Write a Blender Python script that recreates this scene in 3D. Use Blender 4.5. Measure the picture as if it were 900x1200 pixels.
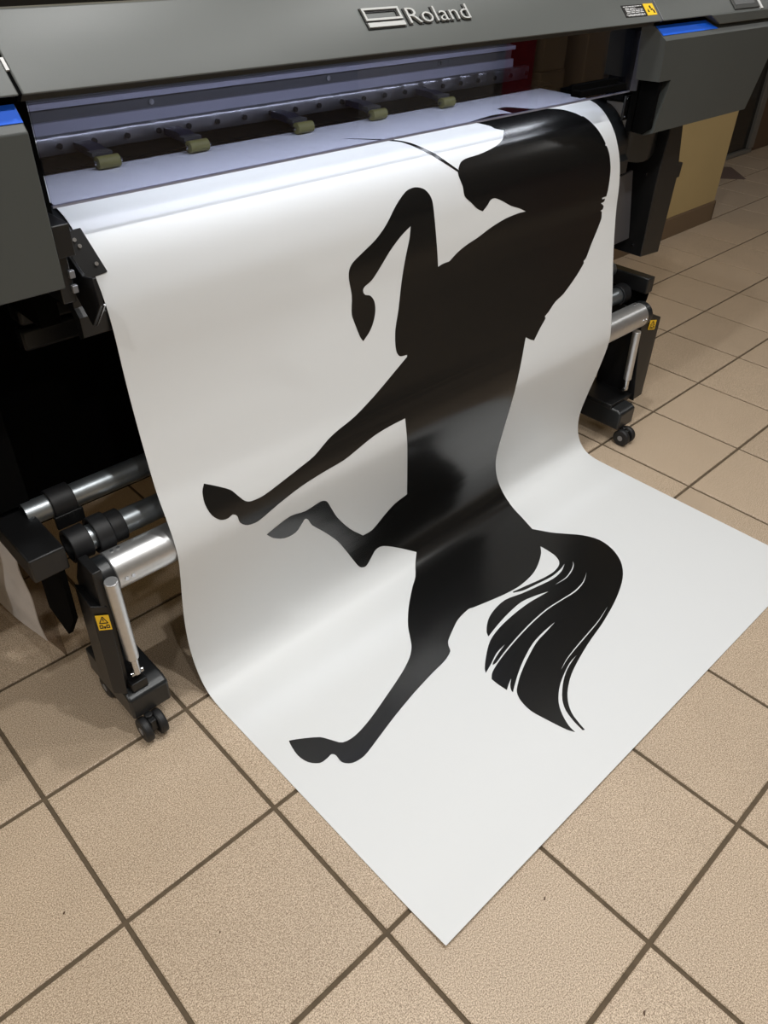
import bpy, bmesh, math, random
from mathutils import Vector, Matrix
from mathutils.geometry import tessellate_polygon

for o in list(bpy.data.objects):
    bpy.data.objects.remove(o, do_unlink=True)
scene = bpy.context.scene
COL = scene.collection
U = 0.303                      # one floor tile pitch in metres; the script's lengths are in tile pitches

# ------------------------------------------------------------------ camera
cam_d = bpy.data.cameras.new('camera')
cam = bpy.data.objects.new('camera', cam_d)
COL.objects.link(cam)
scene.camera = cam
cam_d.sensor_fit = 'HORIZONTAL'
cam_d.sensor_width = 36.0
cam_d.lens = 902.94 / 900.0 * 36.0
cam_d.clip_start = 0.02
_p, _y, _r = 0.664066, 0.773411, 0.026344
_f = Vector((math.sin(_y) * math.cos(_p), math.cos(_y) * math.cos(_p), -math.sin(_p)))
_rt = Vector((math.cos(_y), -math.sin(_y), 0))
_up = _rt.cross(_f)
_rt, _up = math.cos(_r) * _rt + math.sin(_r) * _up, -math.sin(_r) * _rt + math.cos(_r) * _up
_m = Matrix((_rt, _up, -_f)).transposed().to_4x4()
_m.translation = Vector((-0.36177, -3.28842, 4.34276)) * U
cam.matrix_world = _m

# ------------------------------------------------------------------ world, exposure
w = bpy.data.worlds.new('world')
scene.world = w
w.use_nodes = True
w.node_tree.nodes['Background'].inputs[0].default_value = (0.8, 0.85, 1.0, 1)
w.node_tree.nodes['Background'].inputs[1].default_value = 0.25
vs = scene.view_settings
vs.view_transform = 'Standard'
vs.look = 'None'
vs.gamma = 1.0
vs.use_curve_mapping = False
vs.exposure = -0.1

# round ceiling downlights: (x, y, watts, where)
LAMPS = [(-6.8, -0.6, 30, 'furthest to the left, beyond the left end of the printer'),
         (-2.2, -3.15, 6.5, 'in front of the left end of the printer'),
         (2.2, -3.15, 17.5, 'above the lower left part of the printed sheet'),
         (5.4, -3.15, 10, 'above the lower right part of the printed sheet'),
         (3.3, -0.35, 13, 'directly over the front lid of the printer'),
         (7.4, -0.6, 10.5, 'over the right end of the printer'),
         (-0.5, -6.6, 11, 'in the middle of the room, left of two'), (7.5, -7.5, 4, 'in the middle of the room, right of two'),
         (16.5, -3.15, 10, 'near the glazed door')]
CEIL = 8.9
LED = 1.9                      # watts of the strip light inside the printer

# ------------------------------------------------------------------ helpers
def srgb(r, g, b):
    f = lambda c: (c / 255 / 12.92) if c / 255 <= 0.04045 else ((c / 255 + 0.055) / 1.055) ** 2.4
    return (f(r), f(g), f(b), 1)

def mat(name, col, rough=0.5, metal=0.0, spec=0.5, noise=None, bump=0.0, bscale=300, coat=0.0, emit=None):
    m = bpy.data.materials.new(name)
    m.use_nodes = True
    nt = m.node_tree
    b = nt.nodes['Principled BSDF']
    b.inputs['Base Color'].default_value = col
    b.inputs['Roughness'].default_value = rough
    b.inputs['Metallic'].default_value = metal
    b.inputs['Specular IOR Level'].default_value = spec
    b.inputs['Coat Weight'].default_value = coat
    if emit:
        b.inputs['Emission Color'].default_value = emit[0]
        b.inputs['Emission Strength'].default_value = emit[1]
    geo = nt.nodes.new('ShaderNodeNewGeometry')
    if noise:
        sc, amt = noise
        n = nt.nodes.new('ShaderNodeTexNoise')
        n.inputs['Scale'].default_value = sc
        n.inputs['Detail'].default_value = 4
        nt.links.new(geo.outputs['Position'], n.inputs['Vector'])
        mr = nt.nodes.new('ShaderNodeMapRange')
        mr.inputs['From Min'].default_value = 0.3
        mr.inputs['From Max'].default_value = 0.7
        mr.inputs['To Min'].default_value = 1 - amt
        mr.inputs['To Max'].default_value = 1 + amt
        nt.links.new(n.outputs['Fac'], mr.inputs['Value'])
        mx = nt.nodes.new('ShaderNodeVectorMath')
        mx.operation = 'SCALE'
        mx.inputs[0].default_value = col[:3]
        nt.links.new(mr.outputs['Result'], mx.inputs['Scale'])
        nt.links.new(mx.outputs['Vector'], b.inputs['Base Color'])
    if bump:
        n2 = nt.nodes.new('ShaderNodeTexNoise')
        n2.inputs['Scale'].default_value = bscale
        nt.links.new(geo.outputs['Position'], n2.inputs['Vector'])
        bp = nt.nodes.new('ShaderNodeBump')
        bp.inputs['Strength'].default_value = bump
        bp.inputs['Distance'].default_value = 0.001
        nt.links.new(n2.outputs['Fac'], bp.inputs['Height'])
        nt.links.new(bp.outputs['Normal'], b.inputs['Normal'])
    return m

def glass_mat(name, tint, base=0.045, edge=0.5, rough=0.01):
    m = bpy.data.materials.new(name)
    m.use_nodes = True
    nt = m.node_tree
    nt.nodes.remove(nt.nodes['Principled BSDF'])
    out = nt.nodes['Material Output']
    tr = nt.nodes.new('ShaderNodeBsdfTransparent')
    tr.inputs[0].default_value = tint
    gl = nt.nodes.new('ShaderNodeBsdfGlossy')
    gl.inputs['Roughness'].default_value = rough
    lw = nt.nodes.new('ShaderNodeLayerWeight')
    lw.inputs[0].default_value = 0.5
    pw = nt.nodes.new('ShaderNodeMath')
    pw.operation = 'POWER'
    pw.inputs[1].default_value = 4
    nt.links.new(lw.outputs['Facing'], pw.inputs[0])
    ma = nt.nodes.new('ShaderNodeMath')
    ma.operation = 'MULTIPLY_ADD'
    ma.inputs[1].default_value = edge
    ma.inputs[2].default_value = base
    nt.links.new(pw.outputs[0], ma.inputs[0])
    mx = nt.nodes.new('ShaderNodeMixShader')
    nt.links.new(ma.outputs[0], mx.inputs[0])
    nt.links.new(tr.outputs[0], mx.inputs[1])
    nt.links.new(gl.outputs[0], mx.inputs[2])
    nt.links.new(mx.outputs[0], out.inputs['Surface'])
    return m

class MB:
    """collects shapes (in tile pitches) for ONE mesh"""
    def __init__(s):
        s.v = []
        s.f = []
    def add(s, v, f):
        o = len(s.v)
        s.v += [Vector(p) for p in v]
        s.f += [tuple(i + o for i in q) for q in f]
        return s
    def box(s, x0, x1, y0, y1, z0, z1):
        return s.add([(x0, y0, z0), (x1, y0, z0), (x1, y1, z0), (x0, y1, z0), (x0, y0, z1), (x1, y0, z1), (x1, y1, z1), (x0, y1, z1)],
                     [(0, 3, 2, 1), (4, 5, 6, 7), (0, 1, 5, 4), (1, 2, 6, 5), (2, 3, 7, 6), (3, 0, 4, 7)])
    def loft(s, a, b):
        n = len(a)
        return s.add(list(a) + list(b), [tuple(range(n))[::-1], tuple(range(n, 2 * n))] + [(i, (i + 1) % n, n + (i + 1) % n, n + i) for i in range(n)])
    def px(s, prof, x0, x1):        # profile of (y, z) extruded along x
        return s.loft([(x0, y, z) for y, z in prof], [(x1, y, z) for y, z in prof])
    def py(s, prof, y0, y1):        # profile of (x, z) extruded along y
        return s.loft([(x, y0, z) for x, z in prof], [(x, y1, z) for x, z in prof])
    def cyl(s, a, b, r, n=20, r2=None, cap=True):
        a, b = Vector(a), Vector(b)
        d = (b - a).normalized()
        e = d.orthogonal().normalized()
        g = d.cross(e)
        r2 = r if r2 is None else r2
        A = [a + (e * math.cos(t) + g * math.sin(t)) * r for t in [2 * math.pi * i / n for i in range(n)]]
        B = [b + (e * math.cos(t) + g * math.sin(t)) * r2 for t in [2 * math.pi * i / n for i in range(n)]]
        return s.loft(A, B)
    def tube(s, a, b, r0, r1, n=24):
        """hollow pipe"""
        a, b = Vector(a), Vector(b)
        d = (b - a).normalized()
        e = d.orthogonal().normalized()
        g = d.cross(e)
        R = []
        for p, r in ((a, r0), (b, r0), (b, r1), (a, r1)):
            R.append([p + (e * math.cos(t) + g * math.sin(t)) * r for t in [2 * math.pi * i / n for i in range(n)]])
        f = []
        for k in range(4):
            for i in range(n):
                f.append((k * n + i, k * n + (i + 1) % n, ((k + 1) % 4) * n + (i + 1) % n, ((k + 1) % 4) * n + i))
        return s.add(sum(R, []), f)
    def path(s, pts, r, n=8):
        for a, b in zip(pts[:-1], pts[1:]):
            s.cyl(a, b, r, n)
        return s
    def build(s, name, material, parent=None, bevel=0.0, smooth=35, seg=2):
        root = parent
        while root is not None and root.parent is not None:
            root = root.parent
        base = Vector(root['_base']) if root is not None and '_base' in root else Vector((0, 0, 0))
        me = bpy.data.meshes.new(name)
        me.from_pydata([(p - base) * U for p in s.v], [], s.f)
        bm = bmesh.new()
        bm.from_mesh(me)
        bmesh.ops.recalc_face_normals(bm, faces=bm.faces)
        bm.to_mesh(me)
        bm.free()
        if smooth:
            for p in me.polygons:
                p.use_smooth = True
            me.set_sharp_from_angle(angle=math.radians(smooth))
        me.materials.append(material)
        o = bpy.data.objects.new(name, me)
        COL.objects.link(o)
        if parent is not None:
            o.parent = parent
        if bevel:
            bv = o.modifiers.new('bevel', 'BEVEL')
            bv.width = bevel * U
            bv.segments = seg
            bv.limit_method = 'ANGLE'
            bv.angle_limit = math.radians(40)
            bv.harden_normals = False
        return o

def thing(name, label, cat, base, group=None):
    o = bpy.data.objects.new(name, None)
    COL.objects.link(o)
    o.empty_display_size = 0.05
    o.location = Vector(base) * U
    o['label'] = label
    o['category'] = cat
    o['_base'] = list(base)
    if group:
        o['group'] = group
    return o

def tag(o, label, cat, group=None):
    o['label'] = label
    o['category'] = cat
    if group:
        o['group'] = group
    return o

def struct(o):
    o['kind'] = 'structure'
    return o

# ------------------------------------------------------------------ materials
M = {}
M['gray'] = mat('printer_gray_plastic', srgb(85, 88, 86), 0.42, noise=(6, 0.03), bump=0.12, bscale=900)
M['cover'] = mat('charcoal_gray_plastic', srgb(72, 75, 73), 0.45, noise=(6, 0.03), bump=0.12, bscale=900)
M['dgray'] = mat('dark_gray_plastic', srgb(62, 63, 62), 0.45)
M['black'] = mat('black_powder_coat', srgb(20, 20, 21), 0.42, bump=0.1, bscale=1200)
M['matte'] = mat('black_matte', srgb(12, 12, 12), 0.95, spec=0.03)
M['satin'] = mat('black_satin_metal', srgb(28, 30, 32), 0.34, bump=0.05, bscale=1500)
M['rubber'] = mat('black_rubber', srgb(26, 26, 28), 0.55)
M['blue'] = mat('blue_strip', srgb(18, 98, 228), 0.55, spec=0.3)
M['alu'] = mat('brushed_aluminium', srgb(205, 205, 205), 0.36, metal=0.85, noise=(90, 0.04))
M['rail'] = mat('rail_aluminium', srgb(158, 158, 158), 0.3, metal=0.9)
M['zinc'] = mat('zinc_pipe', srgb(172, 178, 182), 0.38, metal=0.9, noise=(40, 0.10))
M['steel'] = mat('bright_steel', srgb(200, 202, 205), 0.22, metal=1.0)
M['lav'] = mat('pale_coated_metal', srgb(188, 188, 200), 0.4)
M['beam'] = mat('gray_coated_metal', srgb(98, 98, 98), 0.45)
M['beamd'] = mat('dark_coated_metal', srgb(70, 71, 70), 0.5)
M['navy'] = mat('navy_plastic', srgb(20, 22, 46), 0.4)
M['olive'] = mat('olive_rubber', srgb(122, 118, 66), 0.6)
M['yellow'] = mat('yellow_label', srgb(247, 200, 40), 0.45)
M['ink'] = mat('label_black', srgb(18, 17, 16), 0.5)
M['labw'] = mat('label_white', srgb(215, 215, 215), 0.5)
M['logo'] = mat('logo_silver', srgb(168, 168, 166), 0.5, metal=0.3)
M['paleblue'] = mat('pale_blue_print', srgb(90, 140, 235), 0.4)
M['screen'] = mat('panel_screen', srgb(105, 107, 108), 0.25)
M['wire'] = mat('gray_sheet_metal', srgb(150, 152, 158), 0.35, metal=0.5)
M['glass'] = glass_mat('tinted_window', (0.73, 0.74, 0.83, 1), 0.05, 1.9)
M['side'] = mat('smoky_plastic', srgb(84, 83, 86), 0.3)
M['film'] = glass_mat('clear_film', (0.96, 0.955, 0.95, 1), 0.02, 0.05, 0.15)
M['filmback'] = glass_mat('smoky_film', (0.72, 0.69, 0.67, 1), 0.02, 0.05, 0.15)
M['plate'] = mat('light_gray_plate', srgb(176, 180, 186), 0.4)
M['glassdark'] = mat('dark_glass', srgb(22, 20, 18), 0.12)
M['edge'] = mat('window_edge_plastic', srgb(140, 140, 155), 0.4)
M['paper'] = mat('crumpled_paper', srgb(228, 222, 218), 0.7, noise=(12, 0.08))
M['wall'] = mat('cream_wall', srgb(186, 164, 116), 0.75, noise=(5, 0.03), bump=0.15, bscale=220)
M['base'] = mat('brown_vinyl_base', srgb(112, 92, 70), 0.5)
M['wallw'] = mat('pale_wall', srgb(170, 165, 156), 0.85, noise=(3, 0.03))
M['ceil'] = mat('ceiling_white', srgb(205, 203, 198), 0.9)
M['grout'] = mat('dark_grout', srgb(96, 82, 64), 0.9, noise=(60, 0.15))
M['accent'] = mat('mauve_accent_tile', srgb(116, 98, 90), 0.5, noise=(60, 0.08))
M['metalframe'] = mat('gray_door_frame', srgb(128, 126, 122), 0.4, metal=0.3)
M['lamp'] = mat('lamp_diffuser', srgb(255, 250, 240), 0.5, emit=((1.0, 0.96, 0.88, 1), 3.0))
M['led'] = mat('led_strip', srgb(230, 240, 255), 0.5, emit=((0.8, 0.87, 1.0, 1), 4.0))
M['lampbody'] = mat('lamp_housing', srgb(225, 225, 222), 0.5)
M['red'] = mat('red_fabric', srgb(170, 22, 34), 0.6)
M['card'] = mat('cardboard', srgb(176, 150, 112), 0.8, noise=(8, 0.06))
M['cab'] = mat('cabinet_brown', srgb(96, 74, 56), 0.6)
M['white'] = mat('white_laminate', srgb(225, 224, 226), 0.5)

# speckled tile
def tile_material():
    m = bpy.data.materials.new('speckled_beige_tile')
    m.use_nodes = True
    nt = m.node_tree
    b = nt.nodes['Principled BSDF']
    N = nt.nodes.new
    L = nt.links.new
    geo = N('ShaderNodeNewGeometry')
    n1 = N('ShaderNodeTexNoise'); n1.inputs['Scale'].default_value = 480; n1.inputs['Detail'].default_value = 3
    n2 = N('ShaderNodeTexNoise'); n2.inputs['Scale'].default_value = 7; n2.inputs['Detail'].default_value = 3
    for n in (n1, n2):
        L(geo.outputs['Position'], n.inputs['Vector'])
    cr = N('ShaderNodeValToRGB')
    e = cr.color_ramp.elements
    e[0].position = 0.34; e[0].color = srgb(140, 119, 98)
    e[1].position = 0.68; e[1].color = srgb(230, 211, 187)
    k = cr.color_ramp.elements.new(0.5); k.color = srgb(192, 171, 147)
    L(n1.outputs['Fac'], cr.inputs['Fac'])
    oi = N('ShaderNodeObjectInfo')
    ad = N('ShaderNodeMath'); ad.operation = 'ADD'
    L(n2.outputs['Fac'], ad.inputs[0])
    ml = N('ShaderNodeMath'); ml.operation = 'MULTIPLY'; ml.inputs[1].default_value = 0.5
    L(oi.outputs['Random'], ml.inputs[0])
    L(ml.outputs[0], ad.inputs[1])
    mr = N('ShaderNodeMapRange')
    mr.inputs['From Min'].default_value = 0.3; mr.inputs['From Max'].default_value = 1.2
    mr.inputs['To Min'].default_value = 0.93; mr.inputs['To Max'].default_value = 1.07
    L(ad.outputs[0], mr.inputs['Value'])
    sc = N('ShaderNodeVectorMath'); sc.operation = 'SCALE'
    L(cr.outputs['Color'], sc.inputs[0])
    L(mr.outputs['Result'], sc.inputs['Scale'])
    L(sc.outputs['Vector'], b.inputs['Base Color'])
    b.inputs['Roughness'].default_value = 0.46
    b.inputs['Specular IOR Level'].default_value = 0.4
    bp = N('ShaderNodeBump'); bp.inputs['Strength'].default_value = 0.12; bp.inputs['Distance'].default_value = 0.001
    L(n1.outputs['Fac'], bp.inputs['Height'])
    L(bp.outputs['Normal'], b.inputs['Normal'])
    return m
M['tile'] = tile_material()
M['vinyl'] = mat('white_vinyl', srgb(231, 233, 234), 0.42, spec=0.4)
M['horse'] = mat('black_print_ink', srgb(17, 17, 17), 0.24, spec=0.55)

# ------------------------------------------------------------------ the room
X0, X1, Y0, Y1 = -9.0, 26.0, -15.0, 9.0
floor = struct(MB().box(X0, X1, Y0, Y1, -0.3, -0.012).build('floor', M['grout'], smooth=0))
def in_view(x, y):
    d = Vector((x + 0.36177, y + 3.28842, -4.34276))
    z = d.dot(_f)
    if z < 0.3:
        return 0
    u = 450 + 902.94 * d.dot(_rt) / z
    v = 600 - 902.94 * d.dot(_up) / z
    if not (-60 < u < 960 and -20 < v < 1260):
        return 0
    return 1 / z
H = 0.4865
def tile_mb():
    m = MB()
    b = 0.006
    t = [(-H, -H), (H, -H), (H, H), (-H, H)]
    ti = [(-H + b, -H + b), (H - b, -H + b), (H - b, H - b), (-H + b, H - b)]
    v = [(x, y, -0.02) for x, y in t] + [(x, y, -0.004) for x, y in t] + [(x, y, 0.0) for x, y in ti]
    f = [(8, 9, 10, 11)]
    for i in range(4):
        j = (i + 1) % 4
        f += [(i, j, 4 + j, 4 + i), (4 + i, 4 + j, 8 + j, 8 + i)]
    return m.add(v, f)
proto = tile_mb().build('tile', M['tile'], floor, smooth=0)
cells = []
for i in range(int(X0), int(X1)):
    for j in range(int(Y0), int(Y1)):
        cx, cy = i + 0.5, j + 0.5
        s = max(in_view(cx + a, cy + b) for a in (-.5, 0, .5) for b in (-.5, 0, .5))
        cells.append((s, cx, cy))
cells.sort(reverse=True)
rest = MB()
first = True
for n, (s, cx, cy) in enumerate(cells):
    if s > 0 and n < 280:
        o = proto if first else proto.copy()
        if not first:
            COL.objects.link(o)
        first = False
        o.location = (cx * U, cy * U, random.Random(n).uniform(-0.0004, 0.0))
    else:
        t = tile_mb()
        rest.add([(p.x + cx, p.y + cy, p.z) for p in t.v], t.f)
ro = rest.build('far_tiles', M['tile'], floor, smooth=0)
ro['kind'] = 'stuff'
MB().add([(17.05, 3.85, .002), (17.75, 4.55, .002), (17.05, 5.25, .002), (16.35, 4.55, .002),
          (17.05, 3.85, -.01), (17.75, 4.55, -.01), (17.05, 5.25, -.01), (16.35, 4.55, -.01)],
         [(0, 1, 2, 3), (4, 7, 6, 5), (0, 4, 5, 1), (1, 5, 6, 2), (2, 6, 7, 3), (3, 7, 4, 0)]).build('accent_tile', M['accent'], floor, smooth=0)['label'] = 'dark mauve diamond inset tile'

struct(MB().box(X0, 13.85, 3.0, 3.5, -0.02, CEIL).build('wall_back', M['wall'], smooth=0))
struct(MB().px([(3.0, 0), (2.972, 0), (2.972, .32), (2.985, .345), (3.0, .345)], X0, 13.87).box(13.85, 13.878, 2.972, 3.5, 0, .345).build('baseboard_back', M['base'], smooth=0))
struct(MB().box(X0, X1, Y0 - .3, Y0, -0.02, CEIL).build('wall_front', M['wallw'], smooth=0))
struct(MB().box(X0 - .3, X0, Y0, Y1, -0.02, CEIL).build('wall_left', M['wallw'], smooth=0))
struct(MB().box(X1, X1 + .3, Y0, Y1, -0.02, CEIL).build('wall_right', M['wallw'], smooth=0))
struct(MB().box(13.85, X1, Y1, Y1 + .3, -0.02, CEIL).build('wall_far', M['wallw'], smooth=0))
struct(MB().box(X0, X1, Y0, Y1, CEIL, CEIL + .3).build('ceiling', M['ceil'], smooth=0))

# glazed door beyond the wall's end
d1 = struct(MB().box(17.6, 19.25, 4.98, 5.04, .10, 6.2).build('door_1', M['glassdark'], smooth=0))
MB().box(17.55, 19.4, 4.9, 5.1, 0, .10).build('bottom_rail', M['metalframe'], d1, .02)
MB().box(19.22, 19.46, 4.9, 5.1, .10, 6.2).build('door_post', M['metalframe'], d1, .02)
MB().box(19.46, 21.6, 4.96, 5.06, 0, 6.2).build('side_panel', M['cab'], d1, .02)

# ceiling downlights
for n, (xa, yy, pw, where) in enumerate(LAMPS):
    t = thing('ceiling_lamp', 'round white ceiling downlight, ' + where, 'lamp', (xa, yy, CEIL), 'round downlights on the ceiling')
    MB().tube((xa, yy, CEIL - .10), (xa, yy, CEIL), .46, .38, 32).build('housing', M['lampbody'], t, .01)
    MB().cyl((xa, yy, CEIL - .06), (xa, yy, CEIL - .01), .38, 32).build('diffuser', M['lamp'], t)
    ld = bpy.data.lights.new('lamp_light', 'AREA')
    ld.shape = 'DISK'
    ld.size = 0.32 * U
    ld.energy = pw
    ld.color = (0.995, 1.0, 0.99)
    lo = bpy.data.objects.new('lamp_light', ld)
    COL.objects.link(lo)
    lo.parent = t
    lo.location = (0, 0, -0.12 * U)

# ------------------------------------------------------------------ the printed sheet
XL, XR = 1.175, 5.70
PL = [(1.75,3.17),(1.4,3.17),(1.12,3.167),(.80,3.163),(.68,3.152),(.57,3.112),(.475,3.045),(.40,2.945),(.345,2.83),(.308,2.72),(.287,2.58),(.275,2.40),(.258,2.22),(.222,1.97),(.165,1.67),(.11,1.517),(.067,1.385),(.047,1.26),(.058,1.12),(.10,.874),(.133,.62),(.136,.40),(.106,.236),(.05,.114),(-.02,.042),(-.12,.010),(-.25,.005),(-.4,.005),(-.8,.005),(-1.2,.005),(-1.6,.005),(-2.0,.010),(-2.27,.030)]
PR = [(1.75,3.17),(1.4,3.17),(1.12,3.167),(.80,3.163),(.66,3.152),(.55,3.118),(.456,3.055),(.37,2.965),(.312,2.868),(.263,2.75),(.226,2.577),(.210,2.40),(.187,2.236),(.14,1.97),(.08,1.69),(.045,1.506),(.02,1.37),(.010,1.26),(.028,1.1),(.07,.87),(.124,.61),(.157,.40),(.145,.24),(.095,.12),(.01,.042),(-.1,.010),(-.24,.005),(-.4,.005),(-.8,.005),(-1.2,.005),(-1.6,.005),(-2.0,.005),(-2.27,.005)]
def catmull(P, n=12):
    P = [Vector(p) for p in P]
    out = []
    for i in range(len(P) - 1):
        p1, p2 = P[i], P[i + 1]
        p0 = P[i - 1] if i else 2 * p1 - p2
        p3 = P[i + 2] if i + 2 < len(P) else 2 * p2 - p1
        d = (p2 - p1).length
        m1 = (p2 - p0) * d / (d + (p1 - p0).length)
        m2 = (p3 - p1) * d / (d + (p3 - p2).length)
        for k in range(n):
            t = k / n
            out.append((2*t**3 - 3*t*t + 1) * p1 + (t**3 - 2*t*t + t) * m1 + (-2*t**3 + 3*t*t) * p2 + (t**3 - t*t) * m2)
    out.append(P[-1])
    return out
CLs, CRs = catmull(PL), catmull(PR)
SS = [0.0]
for i in range(1, len(CLs)):
    SS.append(SS[-1] + ((CLs[i] + CRs[i]) / 2 - (CLs[i - 1] + CRs[i - 1]) / 2).length)
def sheet_point(x, s, off=0.0):
    lo, hi = 0, len(SS) - 1
    while hi - lo > 1:
        mid = (lo + hi) // 2
        if SS[mid] <= s:
            lo = mid
        else:
            hi = mid
    t = (s - SS[lo]) / (SS[hi] - SS[lo])
    a = CLs[lo].lerp(CLs[hi], t)
    b = CRs[lo].lerp(CRs[hi], t)
    k = (x - XL) / (XR - XL)
    p = a.lerp(b, k)
    if off:
        q = (CLs[max(lo - 2, 0)].lerp(CRs[max(lo - 2, 0)], k) - CLs[min(hi + 2, len(SS) - 1)].lerp(CRs[min(hi + 2, len(SS) - 1)], k)).normalized()
        # outward normal: towards the front / up
        p = p + Vector((-q.y, q.x)) * off
    return Vector((x, p.x, p.y))
sheet = thing('printed_sheet', 'white glossy sheet with a black rearing horse print, hanging from the printer to the floor', 'printed sheet', (3.44, -1.0, 0))
rows = [s for i, s in enumerate(SS) if s >= 0.36 and i % 2 == 0]
m = MB()
NX = 14
W1 = NX + 1
TH = 0.0024
top_i, bot_i = {}, {}
for off, store in ((0.0, top_i), (-TH, bot_i)):
    for r, s in enumerate(rows):
        for i in range(W1):
            store[r, i] = len(m.v)
            m.v.append(sheet_point(XL + (XR - XL) * i / NX, s, off))
NRW = len(rows)
for r in range(NRW - 1):
    for i in range(NX):
        m.f.append((top_i[r, i], top_i[r, i + 1], top_i[r + 1, i + 1], top_i[r + 1, i]))
        m.f.append((bot_i[r, i], bot_i[r + 1, i], bot_i[r + 1, i + 1], bot_i[r, i + 1]))
for i in range(NX):
    for r in (0, NRW - 1):
        m.f.append((top_i[r, i], top_i[r, i + 1], bot_i[r, i + 1], bot_i[r, i]))
for r in range(NRW - 1):
    for i in (0, NX):
        m.f.append((top_i[r, i], bot_i[r, i], bot_i[r + 1, i], top_i[r + 1, i]))
vinyl = m.build('vinyl', M['vinyl'], sheet, smooth=40)

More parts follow.
